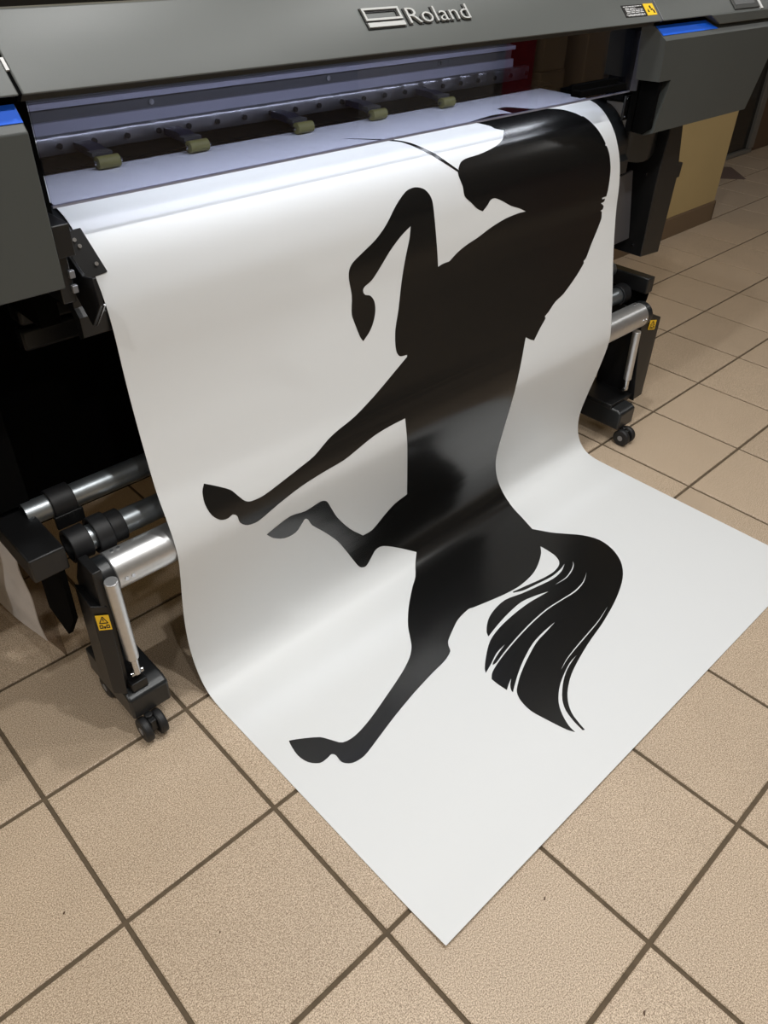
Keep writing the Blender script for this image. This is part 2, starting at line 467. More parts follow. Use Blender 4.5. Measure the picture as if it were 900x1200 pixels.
# outline of the print on the flat sheet: (across, along)
HORSE = [(3.8454,1.4302),(3.8566,1.4188),(3.8731,1.4040),(3.8919,1.3918),(3.9130,1.3841),(3.9359,1.3792),(3.9595,1.3759),(3.9982,1.3737),(4.0441,1.3728),(4.0904,1.3705),(4.1397,1.3651),(4.1900,1.3584),(4.2343,1.3516),(4.2634,1.3464),(4.2925,1.3402),(4.3197,1.3332),(4.3425,1.3258),(4.3652,1.3171),(4.3842,1.3086),(4.4006,1.2984),(4.4149,1.2862),(4.4302,1.2710),(4.4487,1.2520),(4.4685,1.2322),(4.4479,1.2245),(4.4283,1.2163),(4.4094,1.2071),(4.3946,1.1968),(4.3908,1.1849),(4.3872,1.1728),(4.3707,1.1578),(4.3489,1.1392),(4.3278,1.1205),(4.3082,1.1036),(4.2888,1.0868),(4.2711,1.0688),(4.3324,1.0608),(4.3949,1.0523),(4.4532,1.0451),(4.5018,1.0397),(4.5497,1.0352),(4.5933,1.0351),(4.6440,1.0432),(4.6971,1.0556),(4.7516,1.0675),(4.7449,1.0491),(4.7403,1.0289),(4.7376,1.0072),(4.7365,0.9820),(4.7365,0.9547),(4.7371,0.9261),(4.7762,0.9213),(4.8157,0.9164),(4.8454,0.9203),(4.8794,0.9507),(4.9129,0.9909),(4.9442,1.0231),(4.9632,1.0384),(4.9838,1.0523),(5.0075,1.0640),(5.0522,1.0788),(5.1069,1.0945),(5.1542,1.1081),(5.1806,1.1165),(5.2064,1.1256),(5.2300,1.1356),(5.2503,1.1461),(5.2695,1.1576),(5.2878,1.1698),(5.3102,1.1861),(5.3347,1.2037),(5.3566,1.2201),(5.3705,1.2330),(5.3832,1.2468),(5.3967,1.2602),(5.4131,1.2591),(5.4236,1.2718),(5.4371,1.2897),(5.4494,1.3082),(5.4632,1.3312),(5.4783,1.3569),(5.4920,1.3827),(5.5028,1.4082),(5.5122,1.4340),(5.5214,1.4590),(5.5295,1.4810),(5.5371,1.5032),(5.5420,1.5200),(5.5317,1.5338),(5.5502,1.5414),(5.5561,1.5601),(5.5619,1.5837),(5.5655,1.6073),(5.5663,1.6339),(5.5662,1.6625),(5.5664,1.6889),(5.5657,1.7104),(5.5634,1.7316),(5.5602,1.7527),(5.5545,1.7817),(5.5478,1.8137),(5.5416,1.8420),(5.5365,1.8609),(5.5304,1.8795),(5.5249,1.8983),(5.4955,1.8991),(5.4663,1.8999),(5.4690,1.9123),(5.4906,1.9131),(5.5123,1.9140),(5.5089,1.9260),(5.5013,1.9360),(5.4813,1.9398),(5.4571,1.9415),(5.4821,1.9553),(5.5010,1.9690),(5.5032,1.9834),(5.4959,1.9952),(5.4821,1.9995),(5.4649,2.0015),(5.4861,2.0145),(5.4881,2.0339),(5.4899,2.0533),(5.4873,2.0716),(5.4730,2.1008),(5.4520,2.1341),(5.4299,2.1672),(5.4066,2.1995),(5.3820,2.2308),(5.3585,2.2618),(5.3365,2.2940),(5.3151,2.3267),(5.2967,2.3510),(5.2817,2.3592),(5.2637,2.3658),(5.2690,2.3836),(5.2436,2.4062),(5.2062,2.4359),(5.1664,2.4650),(5.1106,2.5023),(5.0465,2.5423),(4.9900,2.5740),(4.9546,2.5874),(4.9165,2.5981),(4.8811,2.6112),(4.8493,2.6302),(4.8198,2.6516),(4.7940,2.6696),(4.7767,2.6787),(4.7585,2.6873),(4.7402,2.6957),(4.7480,2.7157),(4.7292,2.7335),(4.7013,2.7555),(4.6738,2.7776),(4.6475,2.8013),(4.6198,2.8269),(4.5919,2.8525),(4.5685,2.8431),(4.5456,2.8329),(4.5276,2.8225),(4.5091,2.8102),(4.4906,2.7980),(4.4834,2.8127),(4.4765,2.8275),(4.4585,2.8740),(4.4340,2.9372),(4.4075,3.0012),(4.3764,3.0784),(4.3488,3.1690),(4.3423,3.2702),(4.3445,3.3987),(4.3512,3.5435),(4.3591,3.6722),(4.3660,3.7615),(4.3699,3.8498),(4.3750,3.9264),(4.3805,3.9704),(4.3867,4.0140),(4.3952,4.0584),(4.4040,4.1076),(4.4126,4.1581),(4.4222,4.2076),(4.4328,4.2593),(4.4421,4.3112),(4.4488,4.3599),(4.4521,4.4124),(4.4486,4.4678),(4.4354,4.5240),(4.4210,4.5775),(4.4040,4.6338),(4.3847,4.6896),(4.3660,4.7406),(4.3468,4.7914),(4.3277,4.8418),(4.3570,4.8915),(4.3863,4.9412),(4.4150,4.9858),(4.4416,5.0199),(4.4702,5.0526),(4.4988,5.0853),(4.5307,5.1209),(4.5637,5.1578),(4.5925,5.1971),(4.6170,5.2403),(4.6375,5.2862),(4.6491,5.3335),(4.6498,5.3819),(4.6420,5.4322),(4.6274,5.4814),(4.6064,5.5285),(4.5785,5.5753),(4.5457,5.6184),(4.5083,5.6564),(4.4655,5.6916),(4.4199,5.7234),(4.3717,5.7513),(4.3209,5.7758),(4.2695,5.7976),(4.2040,5.8225),(4.1326,5.8469),(4.0619,5.8686),(3.9769,5.8915),(3.8864,5.9135),(3.8015,5.9326),(3.7286,5.9464),(3.6568,5.9584),(3.5872,5.9711),(3.5207,5.9853),(3.4552,6.0004),(3.3919,6.0163),(3.3305,6.0327),(3.2701,6.0501),(3.2151,6.0686),(3.1685,6.0879),(3.1237,6.1094),(3.0839,6.1310),(3.0525,6.1505),(3.0233,6.1716),(2.9966,6.1943),(2.9718,6.2192),(2.9494,6.2458),(2.9307,6.2731),(2.9167,6.3018),(2.9063,6.3312),(2.8976,6.3578),(2.8913,6.3780),(2.8859,6.3980),(2.8802,6.4181),(2.8655,6.4105),(2.8700,6.3844),(2.8746,6.3582),(2.8808,6.3318),(2.8900,6.3009),(2.9013,6.2682),(2.9152,6.2377),(2.9314,6.2118),(2.9511,6.1867),(2.9744,6.1631),(3.0068,6.1369),(3.0450,6.1103),(3.0839,6.0861),(3.1214,6.0656),(3.1607,6.0469),(3.1995,6.0310),(3.2363,6.0189),(3.2741,6.0090),(3.3091,6.0010),(3.3367,5.9958),(3.3645,5.9918),(3.3925,5.9877),(3.3587,5.9899),(3.3252,5.9921),(3.2916,5.9971),(3.2483,6.0080),(3.2013,6.0224),(3.1563,6.0380),(3.1155,6.0533),(3.0759,6.0701),(3.0381,6.0891),(3.0013,6.1110),(2.9663,6.1351),(2.9355,6.1600),(2.9108,6.1852),(2.8895,6.2118),(2.8708,6.2391),(2.8537,6.2679),(2.8391,6.2975),(2.8278,6.3242),(2.8222,6.3442),(2.8189,6.3643),(2.8155,6.3844),(2.8062,6.3663),(2.7967,6.3482),(2.7892,6.3293),(2.7789,6.2911),(2.7681,6.2443),(2.7582,6.1981),(2.7487,6.1559),(2.7400,6.1131),(2.7356,6.0728),(2.7376,6.0378),(2.7438,6.0020),(2.7523,5.9703),(2.7616,5.9476),(2.7745,5.9253),(2.7894,5.9058),(2.8058,5.8914),(2.8250,5.8790),(2.8451,5.8676),(2.8739,5.8518),(2.9073,5.8348),(2.9417,5.8189),(2.9861,5.8005),(3.0363,5.7813),(3.0874,5.7631),(3.1469,5.7432),(3.2106,5.7233),(3.2696,5.7075),(3.3147,5.6999),(3.3599,5.6954),(3.4056,5.6909),(3.4518,5.6853),(3.4985,5.6796),(3.5457,5.6738),(3.4978,5.6738),(3.4504,5.6737),(3.4028,5.6754),(3.3502,5.6793),(3.2956,5.6851),(3.2414,5.6944),(3.1804,5.7104),(3.1174,5.7304),(3.0601,5.7502),(3.0141,5.7676),(2.9693,5.7864),(2.9268,5.8053),(2.8862,5.8249),(2.8465,5.8453),(2.8145,5.8621),(2.7992,5.8703),(2.7841,5.8788),(2.7690,5.8872),(2.7709,5.8764),(2.7747,5.8659),(2.7828,5.8552),(2.7937,5.8432),(2.8060,5.8319),(2.8214,5.8209),(2.8390,5.8099),(2.8567,5.7989),(2.8392,5.8056),(2.8218,5.8123),(2.8046,5.8194),(2.7872,5.8277),(2.7697,5.8366),(2.7524,5.8455),(2.7499,5.8183),(2.7474,5.7909),(2.7459,5.7659),(2.7461,5.7464),(2.7472,5.7267),(2.7483,5.7069),(2.7632,5.6950),(2.7781,5.6830),(2.7944,5.6731),(2.8196,5.6630),(2.8493,5.6535),(2.8794,5.6451),(2.9194,5.6351),(2.9647,5.6248),(3.0104,5.6154),(3.0695,5.6046),(3.1357,5.5935),(3.2027,5.5834),(3.2721,5.5743),(3.3437,5.5662),(3.4141,5.5597),(3.4811,5.5550),(3.5485,5.5519),(3.6135,5.5513),(3.6733,5.5542),(3.7324,5.5598),(3.7894,5.5654),(3.8415,5.5714),(3.8938,5.5776),(3.9449,5.5801),(3.9925,5.5774),(4.0418,5.5707),(4.0889,5.5602),(4.1302,5.5450),(4.1710,5.5252),(4.2123,5.5052),(4.1723,5.5223),(4.1326,5.5391),(4.0929,5.5519),(4.0460,5.5608),(3.9964,5.5663),(3.9483,5.5686),(3.8968,5.5666),(3.8441,5.5615),(3.7919,5.5563),(3.7353,5.5506),(3.6767,5.5445),(3.6174,5.5410),(3.5529,5.5413),(3.4859,5.5440),(3.4193,5.5484),(3.3491,5.5549),(3.2776,5.5632),(3.2074,5.5724),(3.1370,5.5830),(3.0675,5.5947),(3.0075,5.6054),(2.9650,5.6145),(2.9228,5.6243),(2.8899,5.6310),(2.8713,5.6307),(2.8533,5.6284),(2.8640,5.6201),(2.8755,5.6131),(2.9004,5.6044),(2.9331,5.5942),(2.9661,5.5848),(3.0006,5.5762),(3.0370,5.5679),(3.0738,5.5595),(3.0381,5.5624),(3.0027,5.5653),(2.9673,5.5713),(2.9299,5.5831),(2.8920,5.5981),(2.8560,5.6120),(2.8240,5.6225),(2.7922,5.6324),(2.7606,5.6423),(2.7731,5.6248),(2.7876,5.6086),(2.8154,5.5867),(2.8519,5.5602),(2.8899,5.5348),(2.9316,5.5086),(2.9770,5.4821),(3.0247,5.4595),(3.0747,5.4427),(3.1270,5.4301),(3.1797,5.4206),(3.2438,5.4125),(3.3131,5.4068),(3.3808,5.4032),(3.4445,5.4018),(3.5081,5.4025),(3.5653,5.4047),(3.6086,5.4084),(3.6512,5.4138),(3.6906,5.4190),(3.7222,5.4227),(3.7539,5.4265),(3.7858,5.4302),(3.7497,5.4171),(3.7138,5.4040),(3.6769,5.3922),(3.6314,5.3790),(3.5817,5.3661),(3.5296,5.3582),(3.4733,5.3575),(3.4143,5.3615),(3.3563,5.3673),(3.3005,5.3741),(3.2450,5.3828),(3.1917,5.3921),(3.1426,5.4018),(3.0940,5.4125),(3.0459,5.4230),(3.0551,5.4078),(3.0643,5.3925),(3.0762,5.3786),(3.1030,5.3565),(3.1374,5.3316),(3.1741,5.3098),(3.2120,5.2929),(3.2524,5.2791),(3.2932,5.2690),(3.3424,5.2603),(3.3955,5.2547),(3.4468,5.2550),(3.4989,5.2654),(3.5514,5.2821),(3.6048,5.2982),(3.6608,5.3114),(3.7182,5.3239),(3.7748,5.3355),(3.8297,5.3465),(3.8855,5.3569),(3.9373,5.3633),(3.9791,5.3641),(4.0228,5.3612),(4.0632,5.3551),(4.0950,5.3453),(4.1270,5.3313),(4.1592,5.3172),(4.1298,5.3240),(4.1006,5.3307),(4.0720,5.3353),(4.0317,5.3387),(3.9870,5.3405),(3.9442,5.3392),(3.8913,5.3323),(3.8347,5.3219),(3.7811,5.3116),(3.7333,5.3035),(3.6861,5.2950),(3.6449,5.2853),(3.6157,5.2742),(3.5885,5.2607),(3.5614,5.2473),(3.5664,5.2375),(3.6093,5.2462),(3.6525,5.2550),(3.6958,5.2640),(3.7516,5.2765),(3.8123,5.2902),(3.8687,5.3013),(3.9134,5.3081),(3.9593,5.3133),(4.0018,5.3151),(4.0363,5.3122),(4.0722,5.3058),(4.1026,5.2975),(4.1303,5.2839),(4.1529,5.2642),(4.1662,5.2444),(4.1774,5.2208),(4.1854,5.1974),(4.1901,5.1702),(4.1920,5.1411),(4.1929,5.1130),(4.1929,5.0881),(4.1920,5.0635),(4.1910,5.0387),(4.1696,5.0580),(4.1483,5.0772),(4.1256,5.0949),(4.0953,5.1141),(4.0615,5.1334),(4.0272,5.1507),(3.9855,5.1698),(3.9402,5.1885),(3.8955,5.2037),(3.8526,5.2140),(3.8101,5.2209),(3.7685,5.2257),(3.7259,5.2293),(3.6833,5.2309),(3.6421,5.2301),(3.5954,5.2260),(3.5469,5.2194),(3.4995,5.2115),(3.4510,5.2019),(3.4022,5.1907),(3.3539,5.1793),(3.2982,5.1659),(3.2415,5.1518),(3.1971,5.1405),(3.1817,5.1347),(3.1666,5.1286),(3.1498,5.1261),(3.1082,5.1293),(3.0563,5.1362),(3.0064,5.1469),(2.9628,5.1624),(2.9201,5.1818),(2.8811,5.2002),(2.8479,5.2154),(2.8152,5.2313),(2.7888,5.2461),(2.7748,5.2572),(2.7626,5.2702),(2.7514,5.2838),(2.7426,5.2992),(2.7346,5.3155),(2.7227,5.3282),(2.6952,5.3414),(2.6601,5.3535),(2.6252,5.3625),(2.5804,5.3696),(2.5306,5.3749),(2.4812,5.3809),(2.4091,5.3916),(2.3276,5.4045),(2.2476,5.4186),(2.1627,5.4357),(2.0758,5.4547),(1.9934,5.4738),(1.9168,5.4933),(1.8419,5.5134),(1.7768,5.5305),(1.7306,5.5428),(1.6849,5.5544),(1.6442,5.5610),(1.6119,5.5607),(1.5807,5.5558),(1.5546,5.5470),(1.5356,5.5341),(1.5201,5.5164),(1.5101,5.4973),(1.5088,5.4757),(1.5130,5.4525),(1.5150,5.4334),(1.5103,5.4177),(1.4996,5.4073),(1.4878,5.4068),(1.4732,5.4097),(1.4587,5.4115),(1.4401,5.4121),(1.4198,5.4117),(1.4014,5.4063),(1.3826,5.3923),(1.3644,5.3727),(1.3499,5.3501),(1.3404,5.3245),(1.3346,5.2957),(1.3325,5.2658),(1.3355,5.2319),(1.3422,5.1964),(1.3485,5.1682),(1.3534,5.1532),(1.3595,5.1383),(1.3792,5.1497),(1.3989,5.1611),(1.4180,5.1733),(1.4530,5.1974),(1.4937,5.2266),(1.5270,5.2546),(1.5434,5.2763),(1.5565,5.3009),(1.5696,5.3248),(1.5819,5.3482),(1.5944,5.3713),(1.6120,5.3885),(1.6394,5.3988),(1.6727,5.4038),(1.7072,5.4042),(1.7552,5.3986),(1.8108,5.3880),(1.8671,5.3746),(1.9399,5.3538),(2.0215,5.3281),(2.1013,5.3023),(2.1748,5.2788),(2.2496,5.2541),(2.3163,5.2304),(2.3638,5.2111),(2.4116,5.1894),(2.4534,5.1679),(2.4825,5.1497),(2.5105,5.1288),(2.5357,5.1071),(2.5556,5.0856),(2.5737,5.0623),(2.5915,5.0386),(2.6163,5.0051),(2.6441,4.9669),(2.6746,4.9297),(2.7154,4.8872),(2.7624,4.8419),(2.8121,4.7971),(2.8738,4.7468),(2.9411,4.6952),(3.0001,4.6513),(3.0347,4.6283),(3.0698,4.6065),(3.1028,4.5826),(3.1369,4.5501),(3.1699,4.5144),(3.2005,4.4816),(3.2278,4.4547),(3.2537,4.4287),(3.2778,4.4026),(3.2307,4.3651),(3.1805,4.3270),(3.1286,4.2901),(3.0752,4.2542),(3.0196,4.2187),(2.9716,4.1926),(2.9428,4.1835),(2.9150,4.1815),(2.8900,4.1854),(2.8673,4.1976),(2.8462,4.2158),(2.8247,4.2325),(2.8029,4.2482),(2.7804,4.2631),(2.7586,4.2709),(2.7383,4.2691),(2.7173,4.2607),(2.6993,4.2468),(2.6836,4.2234),(2.6687,4.1926),(2.6535,4.1607),(2.6345,4.1223),(2.6128,4.0788),(2.5886,4.0332),(2.5614,3.9836),(2.5310,3.9305),(2.4971,3.8774),(2.4559,3.8208),(2.4101,3.7617),(2.3635,3.7035),(2.3145,3.6451),(2.2656,3.5887),(2.2276,3.5425),(2.2099,3.5129),(2.1948,3.4819),(2.1818,3.4581),(2.1674,3.4424),(2.1537,3.4366),(2.1452,3.4439),(2.1371,3.4576),(2.1287,3.4707),(2.1156,3.4903),(2.0998,3.5125),(2.0794,3.5276),(2.0508,3.5336),(2.0170,3.5329),(1.9831,3.5253),(1.9495,3.5090),(1.9153,3.4859),(1.8855,3.4621),(1.8651,3.4409),(1.8461,3.4165),(1.8273,3.3926),(1.8516,3.3826),(1.8760,3.3728),(1.9011,3.3640),(1.9379,3.3517),(1.9803,3.3392),(2.0232,3.3328),(2.0645,3.3387),(2.1085,3.3508),(2.1514,3.3586),(2.1970,3.3544),(2.2425,3.3452),(2.2803,3.3410),(2.2988,3.3442),(2.3190,3.3529),(2.3381,3.3677),(2.3547,3.3914),(2.3705,3.4220),(2.3864,3.4532),(2.4109,3.5005),(2.4393,3.5557),(2.4707,3.6108),(2.5143,3.6779),(2.5653,3.7506),(2.6162,3.8176),(2.6636,3.8719),(2.7132,3.9227),(2.7630,3.9735),(2.7964,3.9751),(2.8300,3.9766),(2.8604,3.9721),(2.9017,3.9495),(2.9451,3.9161),(2.9850,3.8844),(3.0168,3.8615),(3.0488,3.8387),(3.0839,3.8195),(3.1260,3.8057),(3.1731,3.7962),(3.2199,3.7860),(3.1940,3.6613),(3.1677,3.5397),(3.1417,3.4267),(3.1216,3.3330),(3.1055,3.2442),(3.0961,3.1681),(3.0940,3.1081),(3.0943,3.0509),(3.0974,2.9956),(3.0441,2.9970),(2.9913,2.9983),(2.9398,3.0008),(2.8902,3.0045),(2.8416,3.0094),(2.7941,3.0160),(2.7452,3.0259),(2.6965,3.0379),(2.6482,3.0499),(2.5981,3.0631),(2.5469,3.0759),(2.4950,3.0860),(2.4343,3.0922),(2.3699,3.0961),(2.3066,3.1008),(2.2419,3.1074),(2.1766,3.1150),(2.1130,3.1246),(2.0485,3.1373),(1.9846,3.1526),(1.9237,3.1683),(1.8658,3.1875),(1.8095,3.2097),(1.7620,3.2247),(1.7334,3.2262),(1.7030,3.2217),(1.6764,3.2127),(1.6569,3.1998),(1.6390,3.1818),(1.6255,3.1648),(1.6194,3.1465),(1.6178,3.1274),(1.6145,3.1121),(1.6029,3.0976),(1.5873,3.0895),(1.5754,3.0913),(1.5622,3.0964),(1.5483,3.0990),(1.5319,3.0977),(1.5143,3.0940),(1.4978,3.0863),(1.4808,3.0724),(1.4643,3.0539),(1.4515,3.0332),(1.4416,3.0069),(1.4346,2.9774),(1.4311,2.9489),(1.4315,2.9211),(1.4354,2.8923),(1.4412,2.8679),(1.4481,2.8519),(1.4575,2.8373),(1.4669,2.8226),(1.4865,2.8358),(1.5062,2.8490),(1.5258,2.8628),(1.5558,2.8846),(1.5897,2.9099),(1.6177,2.9335),(1.6315,2.9502),(1.6427,2.9690),(1.6541,2.9878),(1.6665,3.0072),(1.6793,3.0267),(1.6925,3.0425),(1.7050,3.0520),(1.7191,3.0588),(1.7337,3.0628),(1.7614,3.0655),(1.7951,3.0663),(1.8283,3.0642),(1.8785,3.0554),(1.9369,3.0424),(1.9937,3.0294),(2.0447,3.0179),(2.0960,3.0060),(2.1444,2.9945),(2.1853,2.9854),(2.2265,2.9759),(2.2665,2.9637),(2.3116,2.9438),(2.3580,2.9199),(2.4003,2.8989),(2.4309,2.8867),(2.4625,2.8759),(2.4949,2.8660),(2.5451,2.8534),(2.6030,2.8396),(2.6597,2.8232),(2.7241,2.7987),(2.7920,2.7694),(2.8587,2.7390),(2.9285,2.7049),(2.9989,2.6682),(3.0617,2.6353),(3.1063,2.6117),(3.1508,2.5878),(3.1955,2.5636),(3.1980,2.5500),(3.1740,2.5479),(3.1502,2.5458),(3.1309,2.5411),(3.1147,2.5266),(3.1054,2.5085),(3.1009,2.4908),(3.0986,2.4703),(3.0983,2.4501),(3.1002,2.4171),(3.1044,2.3792),(3.1111,2.3424),(3.1235,2.3006),(3.1391,2.2563),(3.1534,2.2118),(3.1677,2.1543),(3.1814,2.0909),(3.1947,2.0315),(3.2074,1.9810),(3.2204,1.9308),(3.2335,1.8846),(3.2472,1.8455),(3.2631,1.8063),(3.2768,1.7726),(3.2845,1.7476),(3.2911,1.7223),(3.2983,1.6973),(3.2654,1.7115),(3.2330,1.7258),(3.2024,1.7418),(3.1672,1.7631),(3.1312,1.7880),(3.0971,1.8139),(3.0660,1.8409),(3.0369,1.8683),(3.0092,1.8945),(2.9830,1.9189),(2.9566,1.9429),(2.9318,1.9623),(2.9109,1.9724),(2.8879,1.9803),(2.8700,1.9878),(2.8583,1.9969),(2.8524,2.0088),(2.8553,2.0251),(2.8661,2.0408),(2.8797,2.0471),(2.8968,2.0522),(2.9122,2.0595),(2.9247,2.0722),(2.9356,2.0876),(2.9430,2.1034),(2.9472,2.1235),(2.9486,2.1454),(2.9468,2.1670),(2.9417,2.1893),(2.9333,2.2124),(2.9229,2.2345),(2.9111,2.2550),(2.8972,2.2744),(2.8812,2.2923),(2.8622,2.3087),(2.8411,2.3242),(2.8199,2.3394),(2.8072,2.3227),(2.7968,2.3053),(2.7809,2.2590),(2.7620,2.1997),(2.7482,2.1545),(2.7457,2.1405),(2.7453,2.1267),(2.7460,2.1131),(2.7497,2.0847),(2.7545,2.0502),(2.7566,2.0149),(2.7523,1.9787),(2.7449,1.9419),(2.7401,1.9106),(2.7397,1.8904),(2.7418,1.8709),(2.7472,1.8534),(2.7564,1.8384),(2.7688,1.8246),(2.7838,1.8127),(2.8097,1.7984),(2.8415,1.7836),(2.8736,1.7689),(2.9101,1.7522),(2.9495,1.7349),(2.9874,1.7157),(3.0246,1.6932),(3.0614,1.6686),(3.0974,1.6424),(3.1346,1.6117),(3.1724,1.5788),(3.2097,1.5495),(3.2455,1.5261),(3.2836,1.5040),(3.3172,1.4873),(3.3366,1.4813),(3.3581,1.4775),(3.3787,1.4758),(3.3974,1.4756),(3.4161,1.4771),(3.4337,1.4810),(3.4530,1.4871),(3.4721,1.4958),(3.4886,1.5066),(3.5023,1.5210),(3.5140,1.5375),(3.5223,1.5547),(3.5268,1.5710),(3.5283,1.5881),(3.5276,1.6049),(3.5241,1.6438),(3.5217,1.6929),(3.5218,1.7424),(3.5238,1.7937),(3.5272,1.8480),(3.5323,1.8985),(3.5366,1.9383),(3.5405,1.9784),(3.5437,2.0186),(3.5600,2.0149),(3.5763,2.0112),(3.5935,2.0085),(3.6134,2.0072),(3.6349,2.0069),(3.6565,2.0066),(3.6822,1.9922),(3.7079,1.9777),(3.7349,1.9643),(3.7649,1.9521),(3.7969,1.9408),(3.8301,1.9306),(3.8679,1.9213),(3.9084,1.9126),(3.9485,1.9032),(3.9920,1.8901),(4.0375,1.8756),(4.0848,1.8623),(4.1367,1.8505),(4.1911,1.8398),(4.2442,1.8313),(4.2939,1.8268),(4.3452,1.8238),(4.3903,1.8218),(4.4191,1.8220),(4.4486,1.8234),(4.4784,1.8249),(4.4551,1.8139),(4.4320,1.8030),(4.4086,1.7928),(4.3769,1.7814),(4.3421,1.7700),(4.3085,1.7574),(4.2754,1.7411),(4.2432,1.7241),(4.2134,1.7090),(4.1873,1.6969),(4.1609,1.6854),(4.1383,1.6783),(4.1152,1.6766),(4.0944,1.6809),(4.0812,1.6876),(4.0689,1.6977),(4.0562,1.7075),(4.0391,1.7177),(4.0201,1.7281),(4.0014,1.7390),(3.9815,1.7299),(3.9617,1.7208),(3.9437,1.7102),(3.9257,1.6961),(3.9086,1.6803),(3.8918,1.6642),(3.8718,1.6475),(3.8516,1.6299),(3.8375,1.6114),(3.8344,1.5916),(3.8373,1.5708),(3.8387,1.5502),(3.8345,1.5274),(3.8288,1.5045),(3.8252,1.4849),(3.8251,1.4733),(3.8264,1.4614),(3.8281,1.4495),(3.7957,1.4231),(3.7651,1.3967),(3.7355,1.3707),(3.7085,1.3447),(3.6826,1.3185),(3.6572,1.2926),(3.6295,1.2659),(3.6018,1.2388),(3.5761,1.2127),(3.5533,1.1884),(3.5309,1.1639),(3.5111,1.1431),(3.4951,1.1323),(3.4764,1.1243),(3.4577,1.1162),(3.4271,1.0998),(3.3919,1.0794),(3.3575,1.0585),(3.3154,1.0328),(3.2717,1.0043),(3.2365,0.9766),(3.2172,0.9584),(3.1987,0.9393),(3.1805,0.9199),(3.2019,0.9358),(3.2234,0.9514),(3.2448,0.9672),(3.2807,0.9942),(3.3240,1.0234),(3.3664,1.0488),(3.4021,1.0674),(3.4391,1.0854),(3.4717,1.1009),(3.4924,1.1124),(3.5122,1.1249),(3.5314,1.1380),(3.5503,1.1520),(3.5689,1.1667),(3.5865,1.1823),(3.6035,1.1994),(3.6202,1.2175),(3.6373,1.2353),(3.6582,1.2551),(3.6809,1.2758),(3.7028,1.2972),(3.7243,1.3210),(3.7461,1.3460),(3.7690,1.3705),(3.7933,1.3936),(3.8186,1.4166),(3.8447,1.4398)]
HORSE_SLITS = [[(4.2368,5.3464),(4.2207,5.3607),(4.2039,5.3730),(4.1840,5.3827),(4.1600,5.3930),(4.1361,5.4014),(4.1026,5.4108),(4.0647,5.4197),(4.0281,5.4251),(3.9872,5.4252),(3.9438,5.4218),(3.9004,5.4187),(3.8997,5.4198),(3.9417,5.4254),(3.9841,5.4310),(4.0252,5.4328),(4.0631,5.4285),(4.1021,5.4200),(4.1367,5.4103),(4.1621,5.4008),(4.1869,5.3889),(4.2075,5.3769),(4.2239,5.3624),(4.2379,5.3468)],
[(3.9866,5.8558),(3.9296,5.8684),(3.8734,5.8809),(3.8182,5.8915),(3.7597,5.8998),(3.7001,5.9066),(3.6413,5.9133),(3.5829,5.9200),(3.5249,5.9266),(3.4681,5.9337),(3.4116,5.9416),(3.3558,5.9501),(3.3058,5.9594),(3.2685,5.9692),(3.2319,5.9807),(3.1958,5.9921),(3.1959,5.9930),(3.2323,5.9830),(3.2690,5.9729),(3.3058,5.9645),(3.3553,5.9563),(3.4109,5.9488),(3.4671,5.9416),(3.5236,5.9348),(3.5815,5.9282),(3.6399,5.9213),(3.6989,5.9141),(3.7587,5.9064),(3.8177,5.8969),(3.8734,5.8849),(3.9297,5.8710),(3.9866,5.8568)]]

def flat_print(name, outline, holes, material, parent, off):
    loops = [[Vector((x, s, 0)) for x, s in outline]] + [[Vector((x, s, 0)) for x, s in h] for h in holes]
    flat = [p for l in loops for p in l]
    tris = tessellate_polygon(loops)
    bm = bmesh.new()
    vs_ = [bm.verts.new(p) for p in flat]
    for t in tris:
        try:
            bm.faces.new([vs_[i] for i in t])
        except ValueError:
            pass
    lo = min(p.y for p in flat)
    hi = max(p.y for p in flat)
    cuts = [s for i, s in enumerate(SS) if i % 2 == 0 and lo < s < hi]
    for s in cuts:
        bmesh.ops.bisect_plane(bm, geom=bm.verts[:] + bm.edges[:] + bm.faces[:], plane_co=(0, s, 0), plane_no=(0, 1, 0), dist=1e-6)
    base = Vector(sheet['_base'])
    for v in bm.verts:
        v.co = (sheet_point(v.co.x, v.co.y, off) - base) * U
    bmesh.ops.recalc_face_normals(bm, faces=bm.faces)
    me = bpy.data.meshes.new(name)
    bm.normal_update()
    up = sum(f.normal.z * f.calc_area() + -f.normal.y * f.calc_area() for f in bm.faces)
    for f in bm.faces:
        f.smooth = True
        if f.normal.z - f.normal.y < 0:
            f.normal_flip()
    bm.to_mesh(me)
    bm.free()
    me.materials.append(material)
    o = bpy.data.objects.new(name, me)
    COL.objects.link(o)
    o.parent = parent
    return o
hp = flat_print('horse_print', HORSE, HORSE_SLITS, M['horse'], vinyl, 0.0014)
hp['label'] = 'black silhouette of a rearing horse'

# ------------------------------------------------------------------ the printer
P = thing('wide_format_printer', 'gray and black wide-format printer feeding out the horse sheet', 'printer', (3.3, 1.3, 0))
R2 = 2 ** -0.5
def lidp(x, v, h=0.0):
    """a point on the sloping lid: x along, v up the slope, h proud of it"""
    return (x, .14 + v * R2 - h * R2, 3.745 + v * R2 + h * R2)
def lid_slab(mb, pts, h0, h1):
    return mb.loft([lidp(x, v, h0) for x, v in pts], [lidp(x, v, h1) for x, v in pts])

